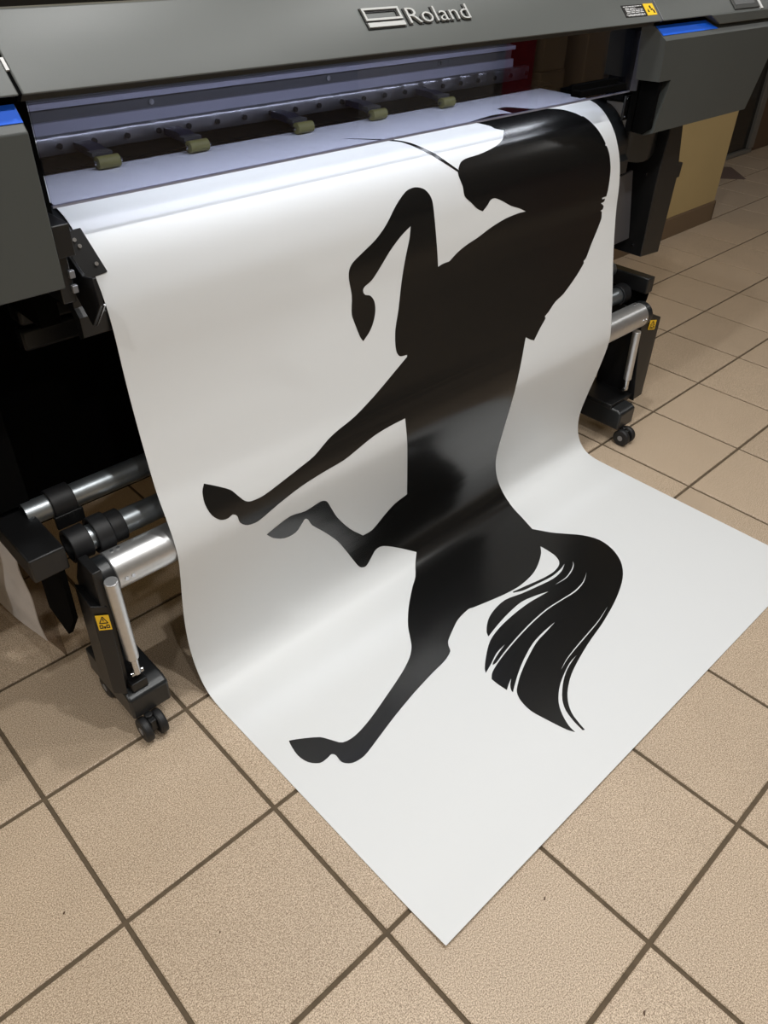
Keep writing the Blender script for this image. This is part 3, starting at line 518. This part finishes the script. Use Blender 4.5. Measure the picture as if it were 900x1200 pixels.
lid_prof = [(.137, 3.736), (.14, 3.745), (.395, 4.0), (.43, 4.003), (.43, 3.93), (.22, 3.736)]
lid = MB().px(lid_prof, .945, 5.695).build('front_lid', M['gray'], P, .006)
MB().px(lid_prof, -1.0, .93).build('top_cover', M['gray'], P, .006)
rtop = MB().px(lid_prof, 5.712, 7.72).py([(6.40, 3.742), (6.58, 3.672), (7.72, 3.672), (7.72, 3.742)], .125, .3).build('top_cover', M['gray'], P, .006)
lid_slab(MB(), [(5.695, .0), (5.712, .0), (5.712, .36), (5.695, .36)], -.05, -.021).build('seam_strip', M['matte'], P)
lid_slab(MB(), [(5.699, 0), (5.709, 0), (5.709, .36), (5.699, .36)], -.02, .003).build('seam_edge', M['wire'], P)
lid_slab(MB(), [(.930, .0), (.945, .0), (.945, .36), (.930, .36)], -.05, -.008).build('seam_strip', M['matte'], P)
lid_slab(MB(), [(.931, .10), (.944, .10), (.944, .155), (.931, .155)], -.02, .001).build('seam_clip', M['labw'], P)
MB().box(-1.0, 7.72, .43, 1.95, 3.86, 3.985).build('top_panel', M['matte'], P)

MB().box(.945, 5.695, .20, .36, 3.705, 3.74).build('lid_lip', M['dgray'], lid)
# emblem and lettering
em = MB()
def bar(mb, x0, x1, v0, v1, h0=-.004, h1=.014):
    return lid_slab(mb, [(x0, v0), (x1, v0), (x1, v1), (x0, v1)], h0, h1)
e0, e1, v0, v1 = 2.872, 3.142, .132, .243
bar(em, e0, e1, v0, v0 + .026)
bar(em, e0, e1, v0 + .038, v0 + .050); bar(em, e0, e1, v1 - .012, v1)
bar(em, e0, e0 + .015, v0 + .050, v1 - .012); bar(em, e1 - .015, e1, v0 + .050, v1 - .012)
em.build('emblem', M['logo'], lid)
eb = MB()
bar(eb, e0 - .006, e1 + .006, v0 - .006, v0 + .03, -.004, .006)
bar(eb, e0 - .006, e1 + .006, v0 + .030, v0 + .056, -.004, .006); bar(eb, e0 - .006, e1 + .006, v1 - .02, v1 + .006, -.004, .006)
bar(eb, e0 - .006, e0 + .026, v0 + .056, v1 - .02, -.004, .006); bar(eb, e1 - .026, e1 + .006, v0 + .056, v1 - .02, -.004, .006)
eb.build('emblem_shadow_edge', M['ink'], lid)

def text_mesh(name, body, material, parent, place, size, ext, offset=0.0, width=None):
    """place(u, v, h) maps flat lettering to scene space"""
    cu = bpy.data.curves.new(name, 'FONT')
    cu.body = body
    cu.size = size
    cu.extrude = ext
    cu.offset = offset
    cu.resolution_u = 4
    tmp = bpy.data.objects.new(name + '_tmp', cu)
    COL.objects.link(tmp)
    bpy.context.view_layer.update()
    dg = bpy.context.evaluated_depsgraph_get()
    src = tmp.evaluated_get(dg).to_mesh()
    vs_ = [v.co.copy() for v in src.vertices]
    fs = [tuple(p.vertices) for p in src.polygons]
    tmp.evaluated_get(dg).to_mesh_clear()
    bpy.data.objects.remove(tmp, do_unlink=True)
    bpy.data.curves.remove(cu)
    k = 1.0
    if width:
        k = width / max(v.x for v in vs_)
    mb = MB()
    mb.add([place(v.x * k, v.y, v.z) for v in vs_], fs)
    return mb.build(name, material, parent, smooth=0)
text_mesh('lettering', 'Roland', M['logo'], lid, lambda u, v, h: lidp(3.165 + u, .136 + v, .008 + h), .135, .008, -.001, .515)
text_mesh('lettering_edge', 'Roland', M['ink'], lid, lambda u, v, h: lidp(3.165 + u, .136 + v, .001 + h), .135, .004, .004, .521)

# warning label on the lid
wl = lid_slab(MB(), [(5.258, .045), (5.53, .042), (5.535, .135), (5.258, .137)], -.002, .0025).build('warning_label', M['ink'], lid)
tx = MB()
rnd = random.Random(4)
for k, vv in enumerate((.122, .108, .097, .086, .075, .060, .052)):
    x = 5.275 if k in (0, 5) else 5.29
    end = 5.51 if k != 1 else 5.42
    while x < end:
        l = rnd.uniform(.02, .06)
        lid_slab(tx, [(x, vv), (min(x + l, end), vv), (min(x + l, end), vv + .005), (x, vv + .005)], .001, .0032)
        x += l + .008
tx.build('label_text', M['labw'], wl)
wy = lid_slab(MB(), [(5.54, .045), (5.665, .045), (5.665, .135), (5.54, .137)], -.002, .0025).build('caution_label', M['yellow'], lid)
sy = MB()
lid_slab(sy, [(5.60, .115), (5.62, .122), (5.625, .10), (5.605, .095)], .001, .0034)
lid_slab(sy, [(5.605, .092), (5.635, .098), (5.64, .085), (5.61, .08)], .001, .0034)
lid_slab(sy, [(5.63, .082), (5.65, .086), (5.65, .058), (5.632, .062)], .001, .0034)
lid_slab(sy, [(5.56, .07), (5.585, .07), (5.5725, .10)], .001, .0030)
sy.build('hazard_symbol', M['ink'], wy)

# control panel
cp = lid_slab(MB(), [(6.82, .012), (7.25, .012), (7.25, .30), (6.82, .30)], -.002, .012).build('control_panel', M['dgray'], rtop, .005)
lid_slab(MB(), [(6.85, .05), (7.19, .05), (7.19, .27), (6.85, .27)], .004, .0135).build('panel_screen', M['screen'], cp)
lid_slab(MB(), [(7.262, .0), (7.30, .0), (7.30, .30), (7.262, .30)], -.002, .010).build('panel_trim', M['labw'], rtop)

# end covers
cov = [(.19, 3.70), (.144, 3.637), (.12, 3.609), (.12, 3.345), (.12, 3.32), (.12, 2.965), (.2, 2.935), (.30, 2.935), (.30, 3.70)]
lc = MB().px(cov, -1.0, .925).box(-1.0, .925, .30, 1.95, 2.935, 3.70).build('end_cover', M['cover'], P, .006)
up = [(.19, 3.70), (.144, 3.637), (.12, 3.609), (.12, 3.335), (.30, 3.335), (.30, 3.70)]
dn = [(.12, 3.335), (.12, 2.965), (.2, 2.935), (.30, 2.935), (.30, 3.335)]
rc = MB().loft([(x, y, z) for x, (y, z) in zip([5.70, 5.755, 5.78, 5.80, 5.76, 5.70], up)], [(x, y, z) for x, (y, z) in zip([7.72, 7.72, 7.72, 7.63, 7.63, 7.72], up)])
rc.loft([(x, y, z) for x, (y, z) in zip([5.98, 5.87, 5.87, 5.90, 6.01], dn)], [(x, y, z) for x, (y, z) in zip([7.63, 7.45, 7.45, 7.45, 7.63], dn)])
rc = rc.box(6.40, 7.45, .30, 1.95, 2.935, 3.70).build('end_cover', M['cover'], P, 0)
def strip(x0a, x1a, x0b, x1b):
    # lies on the slope (.19,3.70)-(.144,3.637)
    n = Vector((0, -.063, .046)).normalized() * .004
    q = [Vector((x0b, .146, 3.640)), Vector((x1b, .146, 3.640)), Vector((x1a, .19, 3.70)), Vector((x0a, .19, 3.70))]
    return MB().loft([p - n for p in q], [p + n for p in q])
strip(-.99, .918, -.99, .922).build('blue_strip', M['blue'], lc)
bs = strip(5.71, 6.44, 5.765, 6.60).build('blue_strip', M['blue'], rc)
sl = Vector((0, .044, .060)).normalized()
nn = Vector((0, -.060, .044)).normalized()
text_mesh('lettering', 'TrueVIS', M['paleblue'], bs, lambda u, v, h: Vector((5.87 + u, .150, 3.6425)) + sl * (.014 + v) + nn * (.005 + h), .05, .0004, 0, .30)

# dark recess under the lid at the end covers
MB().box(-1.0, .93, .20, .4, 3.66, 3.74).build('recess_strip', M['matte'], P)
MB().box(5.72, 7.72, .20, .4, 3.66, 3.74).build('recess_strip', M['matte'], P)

# inside: side walls, platen, beams
MB().box(.935, 1.035, .36, 1.9, 3.0, 3.86).build('side_wall', M['matte'], P)
MB().box(5.83, 6.40, .425, 1.9, 3.16, 3.86).build('side_wall', M['matte'], P)
MB().box(-1.0, 7.45, 1.72, 1.95, 2.7, 3.86).build('back_panel', M['beamd'], P)
MB().box(1.04, 5.825, .72, 1.72, 3.0, 3.150).build('platen', M['matte'], P)
ap = [(p.x + .02, p.y - .014) for p in [(CLs[i] + CRs[i]) / 2 for i in range(36, 118, 4)]]
ap = [(max(y, .36 if z > 2.75 else .32), z) for y, z in ap]
apr = ap + [(y + .05, z - .03) for y, z in ap[::-1]]
mb = MB()
for a, b in zip(range(len(ap) - 1), range(1, len(ap))):
    q = [ap[a], ap[b], (ap[b][0] + .06, ap[b][1] - .03), (ap[a][0] + .06, ap[a][1] - .03)]
    mb.px(q, 1.03, 5.93)
mb.build('front_apron', M['satin'], P)
MB().box(1.04, 5.825, 1.56, 1.72, 3.402, 3.433).build('beam_rib', M['lav'], P)
bw = MB().box(1.04, 5.825, 1.60, 1.72, 3.331, 3.402).build('beam_web', M['beam'], P)
MB().box(1.04, 5.825, 1.57, 1.72, 3.268, 3.331).build('beam_rib', M['lav'], P)
MB().box(1.04, 5.825, 1.62, 1.72, 3.433, 3.86).build('beam_web', M['beamd'], P)
MB().box(1.04, 5.825, 1.44, 1.72, 3.19, 3.268).build('beam_foot', M['beamd'], P)
for x in (2.28, 3.72, 4.9):
    MB().cyl((x, 1.585, 3.366), (x, 1.60, 3.366), .017, 12).build('beam_screw', M['steel'], bw)
rail = MB()
NR = 240
rv, rf = [], []
for i in range(NR + 1):
    x = 1.05 + (5.82 - 1.05) * i / NR
    k = abs(math.sin(math.pi * (x - 1.557) / .2115))
    for z, o in ((3.196, 0), (3.202, .010), (3.285, .012), (3.297, .004)):
        rv.append((x, 1.405 - o - .016 * k * (1 if z > 3.25 else .5), z))
    rv.append((x, 1.44, 3.297)); rv.append((x, 1.44, 3.196))
for i in range(NR):
    for j in range(6):
        a = i * 6 + j
        b = i * 6 + (j + 1) % 6
        rf.append((a, a + 6, b + 6, b))
rf += [tuple(range(6)), tuple(NR * 6 + k for k in range(6))[::-1]]
rail.add(rv, rf)
rl = rail.build('carriage_rail', M['rail'], P, smooth=50)
hole = None
x = 1.557
while x < 5.8:
    if hole is None:
        hole = MB().cyl((x, 1.376, 3.246), (x, 1.40, 3.246), .016, 14).build('bolt', M['ink'], rl)
        hx = x
    else:
        o = hole.copy(); COL.objects.link(o); o.parent = rl
        o.location.x = (x - hx) * U
    x += .2115
MB().box(1.04, 5.825, 1.135, 1.44, 3.182, 3.196).build('roller_frame', M['matte'], P)
for i, x in enumerate((1.68, 2.262, 3.07, 3.735, 4.445)):
    arm = MB().px([(1.06, 3.196), (1.08, 3.235), (1.22, 3.262), (1.36, 3.262), (1.36, 3.225), (1.16, 3.215), (1.10, 3.186)], x - .05, x + .045).build('pinch_roller_arm', M['navy'], P)
    MB().box(x - .07, x + .05, 1.10, 1.16, 3.232, 3.252).build('arm_plate', M['dgray'], arm)
    MB().cyl((x - .062, 1.075, 3.2055), (x + .066, 1.075, 3.2055), .034, 18).build('roller', M['olive'], arm)
    MB().cyl((x - .082, 1.075, 3.2055), (x + .086, 1.075, 3.2055), .012, 10).build('axle', M['steel'], arm)

li = MB().box(1.1, 5.77, .50, .56, 3.80, 3.85).build('interior_light', M['led'], P)
ld = bpy.data.lights.new('interior_led', 'AREA')
ld.shape = 'RECTANGLE'
ld.size = 4.6 * U
ld.size_y = .05 * U
ld.energy = LED
ld.color = (0.88, 0.92, 1.0)
lo = bpy.data.objects.new('interior_led', ld)
COL.objects.link(lo)
lo.parent = P
lo.location = ((3.435 - 3.3) * U, (.53 - 1.3) * U, 3.79 * U)
lo.rotation_euler = (math.radians(22), 0, 0)
# tinted front window
win = MB().box(1.045, 5.815, .366, .378, 3.244, 3.735).build('front_window', M['glass'], P, smooth=0)
MB().box(1.045, 5.815, .364, .380, 3.234, 3.244).build('window_edge', M['edge'], win)
h = MB()
h.box(5.00, 5.60, .27, .305, 3.285, 3.33).box(5.00, 5.045, .305, .364, 3.285, 3.33).box(5.555, 5.60, .305, .364, 3.285, 3.33).box(5.00, 5.60, .350, .364, 3.285, 3.36)
h.build('window_handle', M['matte'], win, .008)
MB().px([(.366, 3.24), (.31, 3.25), (.31, 3.60), (.366, 3.68)], 5.816, 5.826).build('window_side', M['side'], win)

# guides left of the sheet
pl = MB()
a = [Vector((1.045, .475, 3.085)), Vector((1.19, .47, 3.09)), Vector((1.24, .375, 2.888)), Vector((1.12, .38, 2.87))]
n = Vector((0, -.9, .45)).normalized() * .008
pl.loft([p + n * .6 for p in a], [p + n * 2 for p in a])
g = pl.build('media_clamp', M['black'], P, .004)
for x, y, z in ((1.135, .44, 3.05), (1.15, .43, 3.02), (1.195, .385, 2.935)):
    c = Vector((x, y, z)) + n * 1.2
    MB().cyl(c, c + n * 1.0, .010, 12).build('screw', M['steel'], g)
fin = MB().px([(.344, 3.039), (.212, 2.96), (.10, 2.985), (.078, 2.86), (.215, 2.712), (.34, 2.831)], 1.045, 1.065)
fo = fin.build('side_guide', M['black'], P, .004)
MB().cyl((1.068, .078, 2.86), (1.068, .215, 2.712), .005, 8).build('guide_edge', M['steel'], fo)
MB().box(.935, 1.02, .16, .40, 3.08, 3.225).build('hinge_block', M['black'], P, .006)
MB().box(.935, 1.0, .22, .40, 2.85, 3.08).build('hinge_bracket', M['satin'], P, .006)
for z in (2.985, 2.915):
    MB().box(.985, 1.012, .20, .225, z - .018, z + .018).build('bracket_tab', M['wire'], P, .003)
MB().box(.93, 1.04, .60, .9, 2.6, 3.08).build('frame_end', M['matte'], P)

# right-hand guides, drawn from the photograph's dark cluster under the right cover
MB().px([(.135, 3.334), (.135, 3.0), (.20, 2.95), (.295, 2.95), (.295, 3.334)], 5.84, 5.875).box(5.84, 6.05, .305, .36, 2.95, 3.334).build('inner_panel', M['matte'], P, .004)
rb = MB().box(5.82, 5.98, .385, .405, 3.02, 3.20).build('hinge_plate', M['black'], P, .004)
for x, z in ((5.84, 3.18), (5.84, 3.05), (5.96, 3.04), (5.95, 3.16)):
    MB().cyl((x, .377, z), (x, .39, z), .009, 10).build('screw', M['steel'], rb)
gp = [(5.90, .60, 3.13), (5.97, .50, 3.124), (6.17, .45, 2.913), (6.17, .50, 2.769), (6.10, .55, 2.94)]
MB().loft(gp, [(x, y + .012, z - .004) for x, y, z in gp]).build('guide_plate', M['plate'], P, smooth=0)
fu = MB()
ra, rb_ = [], []
for i in range(9):
    t = i / 8
    y = .44 - .10 * math.sin(math.pi * t)
    ra.append((6.07 + .45 * t, y, 2.93))
    rb_.append((6.09 + .52 * t, y + .03, 2.66 - .04 * math.sin(math.pi * min(1, t * 1.3)) + .05 * t))
back = [(x, y + .04, z) for x, y, z in ra], [(x, y + .04, z) for x, y, z in rb_]
fu.loft(ra + back[0][::-1], rb_ + back[1][::-1]).build('deflector', M['satin'], P, smooth=60)
hb = MB().py([(6.50, 2.935), (6.70, 2.935), (6.80, 2.56), (6.88, 2.56), (6.87, 2.43), (6.83, 2.43), (6.81, 1.745), (6.48, 1.77), (6.46, 2.43)], .3, .95).build('ink_tray', M['black'], P, .008)
MB().cyl((6.476, .40, 1.86), (6.46, .40, 1.86), .012, 10).build('screw', M['steel'], hb)
MB().cyl((6.476, .42, 2.50), (6.45, .42, 2.50), .012, 10).build('screw', M['steel'], hb)
MB().loft([(6.04, .46, 2.52), (6.29, .46, 2.55), (6.475, .46, 1.91), (6.19, .46, 1.9)], [(6.04, .48, 2.52), (6.29, .48, 2.55), (6.475, .48, 1.91), (6.19, .48, 1.9)]).build('side_sheet', M['side'], P)

# stand
MB().box(.93, 6.2, .95, 1.05, 2.33, 2.46).build('stand_duct', M['satin'], P, .02)
MB().box(.93, 6.2, .9, 1.06, 2.50, 2.60).build('stand_duct', M['black'], P, .02)
MB().box(-.9, 6.3, 1.30, 1.36, .95, 2.70).build('stand_panel', M['matte'], P)
MB().box(-.9, .62, .62, .70, 1.62, 2.93).build('stand_side_panel', M['matte'], P, .006)
MB().cyl((.32, .612, 2.18), (.32, .62, 2.18), .016, 12).build('screw', M['steel'], P)
for x in (-.35, 6.15):
    sg = MB().box(x, x + .3, 1.5, 1.8, .25, 2.94).box(x - .02, x + .32, 1.2, 2.3, .18, .32).build('stand_leg', M['black'], P, .01)
    for y in (1.3, 2.2):
        MB().cyl((x + .08, y, .09), (x + .22, y, .09), .09, 18).cyl((x + .15, y, .09), (x + .15, y, .19), .03, 10).build('caster', M['rubber'], sg)

# ------------------------------------------------------------------ take-up unit
K = thing('take_up_unit', 'black take-up stand with silver roller and steel pipes behind the sheet', 'take-up unit', (3.5, .3, 0))
RYL, RYR = .180, .138
rol = MB().cyl((.80, RYL, 1.27), (6.38, RYR, 1.27), .12, 40).build('roller', M['alu'], K, .008)
for x in (.80 + .05, .80 + .09, 6.30, 6.34):
    for a in (.6, 2.3):
        ry = RYL if x < 3 else RYR
        c = Vector((x, ry - .12 * math.cos(a - .6), 1.27 + .12 * math.sin(a - .6)))
        d = (c - Vector((x, ry, 1.27))).normalized()
        MB().cyl(c - d * .01, c + d * .006, .012, 10).build('screw', M['steel'], rol)
MB().cyl((.72, RYL, 1.27), (.80, RYL, 1.27), .118, 30).build('end_cap', M['satin'], rol, .01)
MB().cyl((6.38, RYR, 1.27), (6.46, RYR, 1.27), .118, 30).build('end_cap', M['satin'], rol, .01)
pa = MB().tube((.56, .60, 1.565), (6.5, .60, 1.565), .072, .062).build('pipe', M['zinc'], K)
pb = MB().tube((.78, .40, 1.385), (6.5, .40, 1.385), .078, .068).build('pipe', M['zinc'], K)
def holder(x0, x1, y, z, r, name='pipe_holder'):
    o = MB().tube((x0, y, z), (x1, y, z), r + .022, r + .0005).build(name, M['rubber'], K, .006)
    return o
holder(.70, .84, .60, 1.565, .072)
holder(.68, .80, .40, 1.385, .082)
hc = holder(.83, .93, .40, 1.385, .095, 'pipe_collar')
holder(.93, 1.02, .40, 1.385, .078)
rk = MB()
for i in range(7):
    rk.box(.70 + .022 * i, .714 + .022 * i, .50, .515, 1.505, 1.525)
rk.build('ratchet_teeth', M['black'], hc)
MB().box(.69, .86, .505, .53, 1.44, 1.53).build('clamp_block', M['black'], K, .004)
holder(6.36, 6.48, .40, 1.385, .078)
for sgn, xa, xb, yo in ((0, .40, .60, 0.0), (1, 6.50, 6.62, 0.0)):
    MB().px([(.17, 1.585), (1.5, 1.585), (1.5, 1.44), (.17, 1.43)], xa, xb).build('support_beam', M['black'], K, .01)
    MB().px([(.18, 1.44), (.60, 1.44), (.66, .80), (.42, .74), (.22, 1.02)], xb - .06, xb - .03).build('side_plate', M['matte'], K)
# feet, casters, leg panels, gas springs
for side, (fx0, fx1, fy, fl) in enumerate(((.65, .925, 0.0, .60), (6.06, 6.33, -.10, 1.25))):
    ft = MB().px([(fy, .18), (fy, .36), (fy + .05, .39), (fy + fl, .39), (fy + fl, .18)], fx0, fx1).build('foot', M['satin'], K, .018, seg=3)
    for cy in (fy - .03 + .02, fy + fl - .12):
        cx = (fx0 + fx1) / 2 - (.045 if side == 0 else .02)
        c = MB().cyl((cx, cy, .185), (cx, cy, .10), .028, 12).box(cx - .022, cx + .022, cy - .06, cy + .04, .07, .165).build('caster', M['black'], ft, .006)
        for s in (-1, 1):
            MB().cyl((cx + s * .024, cy - .02, .088), (cx + s * .080, cy - .02, .088), .088, 24).build('wheel', M['rubber'], c, .014)
        MB().cyl((cx - .083, cy - .02, .088), (cx + .083, cy - .02, .088), .028, 14).build('axle', M['wire'], c)
# left leg panel and spring
lp = MB().loft([(.605, .06, 1.20), (.690, .03, 1.17), (.668, .03, .41), (.590, .05, .46)],
               [(.625, .30, 1.20), (.690, .28, 1.17), (.668, .28, .41), (.610, .30, .42)]).build('leg_panel', M['black'], K, .006)
MB().px([(.04, 1.43), (.22, 1.43), (.34, 1.20), (.30, .36), (.10, .36), (.04, 1.10)], .66, .715).build('leg_bracket', M['black'], K, .006)
def spring(top, bot):
    t, b = Vector(top), Vector(bot)
    mid = t.lerp(b, .82)
    o = MB().cyl(t, mid, .040, 16).build('gas_spring', M['alu'], K, .004)
    MB().cyl(mid, b, .028, 12).build('spring_rod', M['steel'], o)
    MB().cyl(b - Vector((.04, 0, 0)), b + Vector((.04, 0, 0)), .018, 12).build('spring_pin', M['steel'], o)
spring((.735, .0, 1.36), (.765, .06, .52))
MB().box(.70, .81, .03, .25, .39, .46).build('spring_mount', M['black'], K, .006)
# right leg panel
MB().loft([(6.40, .10, 1.26), (6.70, .05, 1.185), (6.71, .05, .30), (6.54, .05, .30), (6.42, -.02, .36)],
          [(6.40, .20, 1.26), (6.70, .20, 1.185), (6.71, .20, .30), (6.54, .20, .30), (6.42, .20, .36)]).build('leg_panel', M['black'], K, .006)
MB().box(6.40, 6.43, .12, .45, .40, 1.3).build('leg_bracket', M['black'], K, .004)
MB().box(6.05, 6.44, .02, .5, .38, .43).build('spring_mount', M['black'], K, .006)
spring((6.29, .06, 1.15), (6.33, .06, .50))
# yellow caution labels
def caution(o3, u, v, nrm):
    o3, u, v, nrm = map(Vector, (o3, u, v, nrm))
    def pol(pts, h0, h1):
        return [o3 + u * a + v * b + nrm * h0 for a, b in pts], [o3 + u * a + v * b + nrm * h1 for a, b in pts]
    lb = MB().loft(*pol([(0, 0), (1, 0), (1, 1), (0, 1)], 0, .003)).build('caution_label', M['yellow'], K)
    s = MB()
    for a, b in (((.18, .48), (.5, .92)), ((.5, .92), (.82, .48)), ((.18, .48), (.82, .48))):
        a, b = Vector(a), Vector(b)
        t = (b - a).normalized()
        q = Vector((-t.y, t.x)) * .03
        s.loft(*pol([a - q, b - q, b + q, a + q], .0015, .0045))
    s.loft(*pol([(.47, .60), (.53, .60), (.54, .78), (.46, .78)], .0015, .0045))
    for x in (.12, .62):
        for p in ([(0, 0), (.26, 0), (.26, .06), (0, .06)], [(0, .18), (.26, .18), (.26, .24), (0, .24)], [(0, .06), (.06, .06), (.06, .18), (0, .18)], [(.20, .06), (.26, .06), (.26, .18), (.20, .18)]):
            s.loft(*pol([(x + a, .12 + b) for a, b in p], .0015, .0045))
    s.loft(*pol([(.44, .10), (.54, .10), (.60, .24), (.40, .26)], .0015, .0045))
    s.build('caution_symbol', M['ink'], lb)
caution((.612, .0435, 1.02), (.068, -.0215, -.02), (0, .003, .115), (-.25, -.97, 0))
caution((6.53, .072, 1.09), (.10, -.016, -.02), (.003, 0, .10), (-.16, -.98, 0))

# ------------------------------------------------------------------ clear sleeve with paper, at the left
B = thing('plastic_sleeve', 'clear plastic sleeve holding pale paper, standing on the tiles left of the take-up foot', 'plastic sleeve', (.5, 1.6, 0))
def wavy(x, y, z, k, ph):
    return x - .13 * (y - 1.0) + k * math.sin(7 * y + 3 * z + ph) + k * .6 * math.sin(11 * z - 5 * y + ph)
def sheetgrid(name, y0, y1, z0, z1, x, k, ph, material, slant=0.0):
    m = MB()
    ny, nz = 24, 24
    for s in (0, .006):
        for i in range(ny + 1):
            for j in range(nz + 1):
                y = y0 + (y1 - y0) * i / ny
                z = z0 + (z1 - z0) * j / nz
                m.v.append(Vector((wavy(x, y, z, k, ph) + s, y + slant * (z - z0), z)))
    n = (ny + 1) * (nz + 1)
    for i in range(ny):
        for j in range(nz):
            a = i * (nz + 1) + j
            m.f.append((a, a + 1, a + nz + 2, a + nz + 1))
            m.f.append((n + a, n + a + nz + 1, n + a + nz + 2, n + a + 1))
    for i in range(ny):
        for j in (0, nz):
            a = i * (nz + 1) + j
            b = a + nz + 1
            m.f.append((a, b, n + b, n + a))
    for j in range(nz):
        for i in (0, ny):
            a = i * (nz + 1) + j
            m.f.append((a, a + 1, n + a + 1, n + a))
    return m.build(name, material, B, smooth=60)
sheetgrid('paper', 1.10, 2.4, .12, 1.16, .55, .012, .5, M['paper'], -.1)
sheetgrid('film', .99, 2.6, .015, 1.22, .52, .008, 1.7, M['film'], -.1)
sheetgrid('film', .97, 2.6, .015, 1.22, .60, .008, 0.2, M['filmback'], -.1)

# ------------------------------------------------------------------ things in front of the printer that its window mirrors
cb = thing('storage_cabinet', 'pale storage cabinet facing the printer, mirrored in its window', 'cabinet', (12.85, -8.4, 0))
MB().box(11.3, 14.4, -9.0, -8.04, .15, 4.6).box(11.35, 14.35, -8.95, -8.08, 0, .15).build('body', M['wallw'], cb, .02)
for x in (11.33, 12.87):
    dr = MB().box(x, x + 1.5, -8.04, -7.98, .2, 4.55).build('door', M['wallw'], cb, .02)
    MB().box(x + (1.36 if x < 12 else .08), x + (1.42 if x < 12 else .14), -7.98, -7.93, 2.2, 2.6).build('handle', M['steel'], dr, .01)
rb2 = thing('roll_up_banner', 'red fabric roll-up banner standing between cabinet and boxes', 'banner', (15.05, -7.9, 0))
MB().box(14.5, 15.6, -8.05, -7.75, 0, .22).build('base', M['alu'], rb2, .03)
MB().box(14.55, 15.55, -7.91, -7.89, .22, 6.0).build('fabric', M['red'], rb2)
MB().cyl((14.53, -7.9, 6.02), (15.57, -7.9, 6.02), .04, 12).build('top_rail', M['alu'], rb2)
def carton(x0, x1, y0, y1, z0, z1, label):
    t = thing('cardboard_box', label, 'box', ((x0 + x1) / 2, (y0 + y1) / 2, z0))
    MB().box(x0, x1, y0, y1, z0, z1).build('body', M['card'], t, .02)
    ym = (y0 + y1) / 2
    MB().box(x0 + .02, x1 - .02, y0, ym - .01, z1, z1 + .02).build('flap', M['card'], t)
    MB().box(x0 + .02, x1 - .02, ym + .01, y1, z1, z1 + .02).build('flap', M['card'], t)
    MB().box(x0 - .004, x1 + .004, ym - .09, ym + .09, z1 - .3, z1 + .024).build('tape', M['olive'], t)
carton(15.75, 16.65, -8.6, -7.8, 0, 1.5, 'cardboard box on the floor, lower of the two stacked beside the red banner')
carton(15.78, 16.62, -8.58, -7.82, 1.524, 3.0, 'cardboard box stacked on another box beside the red banner')
carton(17.4, 18.3, -8.6, -7.8, 0, 2.4, 'tall single cardboard box standing right of the stacked boxes')

CRUMBS = [(-0.219, -0.730, 0.014, 'tiny dark crumb on the tile nearest the lower left corner'),
          (0.347, -1.388, 0.009, 'tiny dark crumb on the tile below the sheet, left of its corner'),
          (1.773, -2.469, 0.014, 'tiny dark crumb on the tile right of the sheet corner'),
          (1.684, -3.161, 0.016, 'tiny dark crumb on the tile at the bottom right')]
# small dark crumbs lying on the tiles
for n, (x, y, r, lab) in enumerate(CRUMBS):
    rr = random.Random(n + 7)
    ring = [(x + r * (.5 + .5 * rr.random()) * math.cos(k), y + r * .5 * (.5 + .5 * rr.random()) * math.sin(k) + r * .3 * math.cos(k)) for k in [i * math.pi / 4 for i in range(8)]]
    o = MB().loft([(px_, py_, .0005) for px_, py_ in ring], [(x + (px_ - x) * .6, y + (py_ - y) * .6, .008) for px_, py_ in ring]).build('dirt_crumb', M['cab'])
    tag(o, lab, 'crumb', 'crumbs on the tiles')
